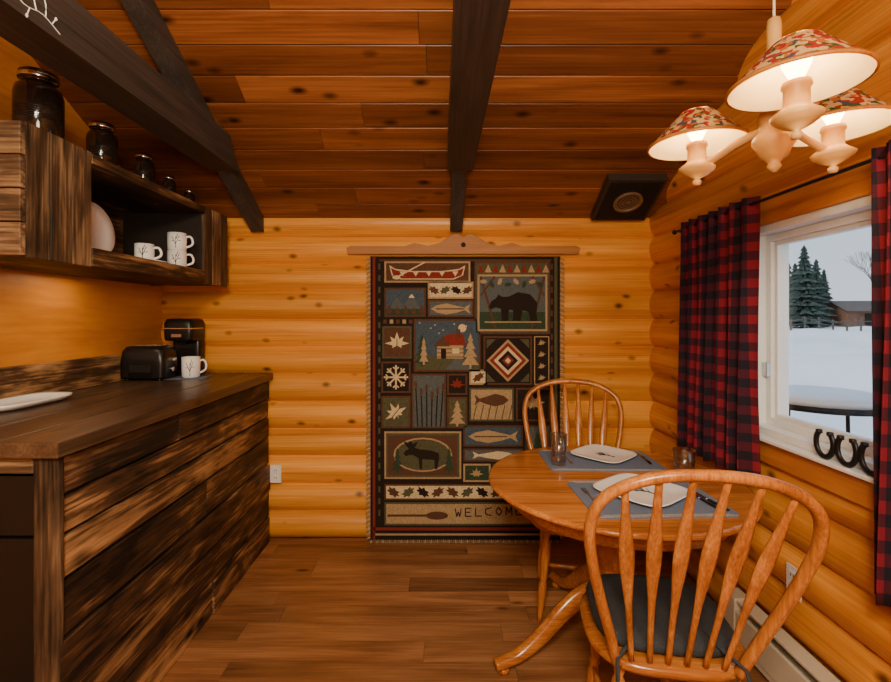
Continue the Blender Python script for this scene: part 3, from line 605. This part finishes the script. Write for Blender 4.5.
plate(.80,1.87,math.radians(38),.152); plate(.82,2.36,math.radians(42),.134)
tumbler(.565,2.235,.145,.040,TT+.0045); tumbler(1.085,2.09,.115,.047)
def fork(x,y,rot,z):
    mb=MB(); mb.tube([(0,-.095,.003),(0,-.05,.004),(0,0,.004),(0,.03,.006),(0,.045,.005)],[.0012]*5,'steel',rb=[.006,.005,.0025,.004,.010],ref=(0,0,1),n=8)
    for k in range(4): mb.tube([(-.0085+.0057*k,.042,.005),(-.0085+.0057*k,.07,.003),(-.0085+.0057*k,.09,.006)],.0012,'steel',n=6)
    mb.build('dinner_fork',loc=(x,y,z),rotz=rot)
def knife(x,y,rot,z,mat='black'):
    mb=MB(); mb.tube([(0,-.10,.005),(0,-.06,.005),(0,0,.005)],[.003,.004,.0035],mat,rb=[.007,.008,.006],ref=(0,0,1),n=8)
    mb.tube([(0,0,.005),(0,.03,.005),(0,.08,.005),(0,.105,.005)],[.0009]*4,'steel',rb=[.005,.008,.008,.002],ref=(0,0,1),n=8); mb.build('dinner_knife',loc=(x,y,z),rotz=rot)
fork(.585,1.82,.05,TT+.003); knife(.998,1.80,.12,TT+.003); knife(1.022,1.79,.16,TT+.003); fork(.63,2.33,0,TT+.003); knife(1.01,2.33,-.1,TT+.003)
# ------------------------------------------------------------------ chandelier
LX,LY,LZ=.828,1.165,1.855
mb=MB()
ct=ceilz(LY)
mb.tube([(0,0,ct-LZ-.01),(0,0,.33)],.003,'cord',ref=(1,0,0),n=8)
mb.lathe([(.05,ct-LZ-.03),(.05,ct-LZ+.01)],(0,0,0),'lampwood')
mb.lathe([(.004,.34),(.014,.335),(.016,.32),(.016,.20),(.022,.19),(.022,.17),(.014,.16),(.014,.12),(.03,.105),(.036,.09),(.03,.06),(.045,.045),(.048,.03),(.035,.01),(.03,-.005),(.02,-.012),(.012,-.02),(.016,-.03),(.006,-.042),(.001,-.043)],(0,0,0),'lampwood',n=28)
lights=[]
for a in (246,121,15):
    a=math.radians(a); dx,dy=math.cos(a),math.sin(a); r=.195; cx,cy=dx*r,dy*r
    mb.tube(smoothpath([(dx*.02,dy*.02,.07),(dx*.09,dy*.09,.055),(dx*.155,dy*.155,.03),(cx,cy,.028)],5),.010,'lampwood',n=10)
    mb.lathe([(.001,-.03),(.010,-.028),(.012,-.018),(.006,-.012),(.03,.0),(.045,.012),(.048,.02),(.034,.03),(.024,.04),(.024,.075),(.028,.08),(.026,.09),(.015,.092),(.001,.092)],(cx,cy,0),'lampwood',n=24)
    mb.lathe([(.012,.092),(.014,.10),(.026,.125),(.028,.14),(.020,.158),(.001,.166)],(cx,cy,0),'bulb',n=18)
    mb.lathe([(.124,.084),(.127,.086),(.046,.172),(.038,.178)],(cx,cy,0),'floral',n=40,cap0=False,cap1=False)
    mb.lathe([(.124,.083),(.042,.169)],(cx,cy,0),'cream',n=40,cap0=False,cap1=False)
    mb.lathe([(.1245,.081),(.129,.083),(.127,.090),(.124,.087)],(cx,cy,0),'trimw',n=40,cap0=False,cap1=False)
    for k in range(3):
        b=k*2.094; mb.tube([(cx+.02*math.cos(b),cy+.02*math.sin(b),.157),(cx+.045*math.cos(b),cy+.045*math.sin(b),.171)],.0015,'iron',n=5)
    lights.append((LX+cx,LY+cy,LZ+.112))
mb.build('chandelier',loc=(LX,LY,LZ),recalc=False)
# ------------------------------------------------------------------ outside
def gz(x,y):
    d=math.hypot(x,y); t=max(0,min(1,(d-4)/30)); t=t*t*(3-2*t)
    return -.15+1.0*t+ (.10*math.sin(x*.9+y*.5)+.08*math.sin(x*.35-y*.8)+.06*math.sin(x*2.1-y*1.3))*min(1,max(0,(d-3)/4)) + .35*math.exp(-((x-9)**2/6+(y-11)**2/10))
mb=MB(); nx,ny=130,130; vs=[];fs=[]
for i in range(nx+1):
    for j in range(ny+1):
        x=XR+.14+(i/nx)**1.8*110; y=-4+(j/ny)**1.6*130; vs.append((x,y,gz(x,y)))
for i in range(nx):
    for j in range(ny): a=i*(ny+1)+j; fs.append((a,a+1,a+ny+2,a+ny+1))
mb.add(vs,fs,'snow',smooth=True); mb.build('ground_snow',recalc=False)
def spruce(px,Y,pt,w):
    x=(px-440)/470*Y; b=gz(x,Y); t=1.45+(318-pt)*Y/470; h=t-b; mb=MB()
    mb.lathe([(w*.07,0),(w*.03,h*.9)],(0,0,0),'bark',n=8)
    nL=20
    for k in range(nL):
        q=k/nL; z=h*(.08+.90*q); r=w*.5*(1-q)**.85*(1 if k%2 else .82)+.05; n=22; ring=[];ring2=[]
        for j in range(n):
            a=6.2832*j/n+k; rr=r*((1.0 if j%2 else .5)+R.uniform(-.2,.2)); ring.append(Vector((rr*math.cos(a),rr*math.sin(a),z-.05*h*(1-q)+R.uniform(-.015,.015)*h)))
            ring2.append(Vector((.02*math.cos(a),.02*math.sin(a),z+h*.06)))
        mb.loft([ring,ring2],'spruce',False,True,False)
    mb.build('spruce_tree',loc=(x,Y,b-.05),recalc=False)
for a in ((787,30,256,2.0),(804,27,244,2.6),(816,31,258,2.2),(795,33,262,2.2),(824,34,268,1.8),(779,36,262,2.2),(748,30,240,2.6),(730,33,250,2.4)): spruce(*a)
def bare(px,Y,pt):
    x=(px-440)/470*Y; b=gz(x,Y); h=1.45+(318-pt)*Y/470-b; mb=MB(); rr=random.Random(5)
    def br(p,d,l,r,k):
        q=p+d*l; m_=p+d*l*.5+Vector((rr.uniform(-1,1),rr.uniform(-1,1),0))*l*.05
        mb.tube([p,m_,q],[r,r*.85,r*.65],'bark',n=5)
        if k<5:
            for _ in range(3 if k<3 else 2):
                nd=(d+Vector((rr.uniform(-.7,.7),rr.uniform(-.7,.7),rr.uniform(-.1,.5)))).normalized(); br(q,nd,l*.68,r*.62,k+1)
    br(Vector((0,0,0)),Vector((0,0,1)),h*.32,h*.010,0); mb.build('bare_tree',loc=(x,Y,b-.05))
bare(876,24,235)
def shed(px,Y,w,d,h,rt):
    x=(px-440)/470*Y; b=gz(x,Y)-.1; mb=MB(); mb.box(-w/2,w/2,-d/2,d/2,0,h,'shed'); mb.box(-w*.1,w*.1,-d/2-.05,-d/2,0,h*.8,'dark')
    for s in (-1,1): mb.add([(-w/2-.3,s*(d/2+.3),h-.1),(w/2+.3,s*(d/2+.3),h-.1),(w/2+.3,0,h+rt),(-w/2-.3,0,h+rt)],[(0,1,2,3)],'bark' if rt>.55 else 'snow'); 
    for s in (-1,1): mb.add([(s*w/2,-d/2,h),(s*w/2,d/2,h),(s*w/2,0,h+rt)],[(0,1,2)],'shed')
    mb.build('wooden_shed',loc=(x,Y,b),rotz=-.1,recalc=False)
shed(853,31,2.4,2.6,1.25,.6); shed(838,40,2.0,2,1.6,.5)
mb=MB(); Y=22.5
pp=[((px-440)/470*Y) for px in range(735,905,14)]
for x in pp: z=gz(x,Y); mb.box(x-.03,x+.03,Y-.03,Y+.03,z-.1,z+.55,'bark')
for a,b in zip(pp,pp[1:]):
    for q in (.25,.45): mb.tube([(a,Y-.04,gz(a,Y)+q),(b,Y-.04,gz(b,Y)+q)],.018,'bark',n=6)
mb.build('rail_fence')
mb=MB(); mb.lathe([(.34,0),(.385,0),(.385,.03),(.34,.03)],(0,0,.92),'iron',n=36); mb.lathe([(.001,.945),(.36,.945),(.355,.985),(.29,1.0),(.001,1.01)],(0,0,0),'snow',n=32)
for k in range(4):
    a=k*1.5708+.4; mb.tube([(.32*math.cos(a),.32*math.sin(a),.93),(.36*math.cos(a),.36*math.sin(a),0)],.012,'iron',ref=(1,0,0),n=8)
mb.build('patio_table',loc=(2.50,3.10,gz(2.50,3.10)+.02)).scale=(1,1,1.12)
# ------------------------------------------------------------------ lights / world / camera
def light(name,typ,loc,energy,col,size=.1,rot=None,**k):
    l=bpy.data.lights.new(name,typ); l.energy=energy; l.color=col
    if typ=='AREA': l.size=size
    elif typ=='SUN': l.angle=size
    else: l.shadow_soft_size=size
    for a,v in k.items(): setattr(l,a,v)
    o=bpy.data.objects.new(name,l); o.location=loc; S.collection.objects.link(o)
    if rot: o.rotation_euler=rot
    return o
for i,p in enumerate(lights): light('chandelier_bulb_light','POINT',p,7,(1,.68,.34),.03)
light('room_fill_area','AREA',(.0,-.55,2.62),235,(1,.84,.60),.8,rot=(math.radians(58),0,0))  # added fill behind the camera, brightens the room; no fixture modelled
light('room_fill_point','POINT',(.0,-.25,1.85),88,(1,.85,.63),.25)  # added fill that lifts the ceiling and counter front, no real lamp
light('under_cabinet_light','AREA',(-1.62,2.2,1.645),1.2,(1,.76,.45),.25)
light('snow_fill_sun','SUN',(0,0,8),2.0,(1,.98,.95),.25,rot=(math.radians(15),math.radians(-58),0))  # sun added to brighten the snow; the sky itself is overcast
w=bpy.data.worlds.new('overcast'); S.world=w; w.use_nodes=True; nt=w.node_tree; bg=nt.nodes['Background']
tc=N(nt,'ShaderNodeTexCoord'); sp=N(nt,'ShaderNodeSeparateXYZ'); nt.links.new(tc.outputs['Generated'],sp.inputs[0])
cr=N(nt,'ShaderNodeValToRGB'); cr.color_ramp.elements[0].position=.0; cr.color_ramp.elements[0].color=(.72,.80,.88,1); cr.color_ramp.elements[1].position=.4; cr.color_ramp.elements[1].color=(.46,.60,.78,1)
nt.links.new(sp.outputs[2],cr.inputs['Fac']); nt.links.new(cr.outputs[0],bg.inputs[0]); bg.inputs[1].default_value=1.3
cam=bpy.data.cameras.new('camera'); co=bpy.data.objects.new('camera',cam); S.collection.objects.link(co)
co.location=(0,0,1.45); co.rotation_euler=(math.pi/2,0,0); cam.sensor_width=36; cam.lens=470/891*36; cam.shift_x=5.5/891; cam.shift_y=-23/891; cam.clip_start=.02; cam.clip_end=500
S.camera=co
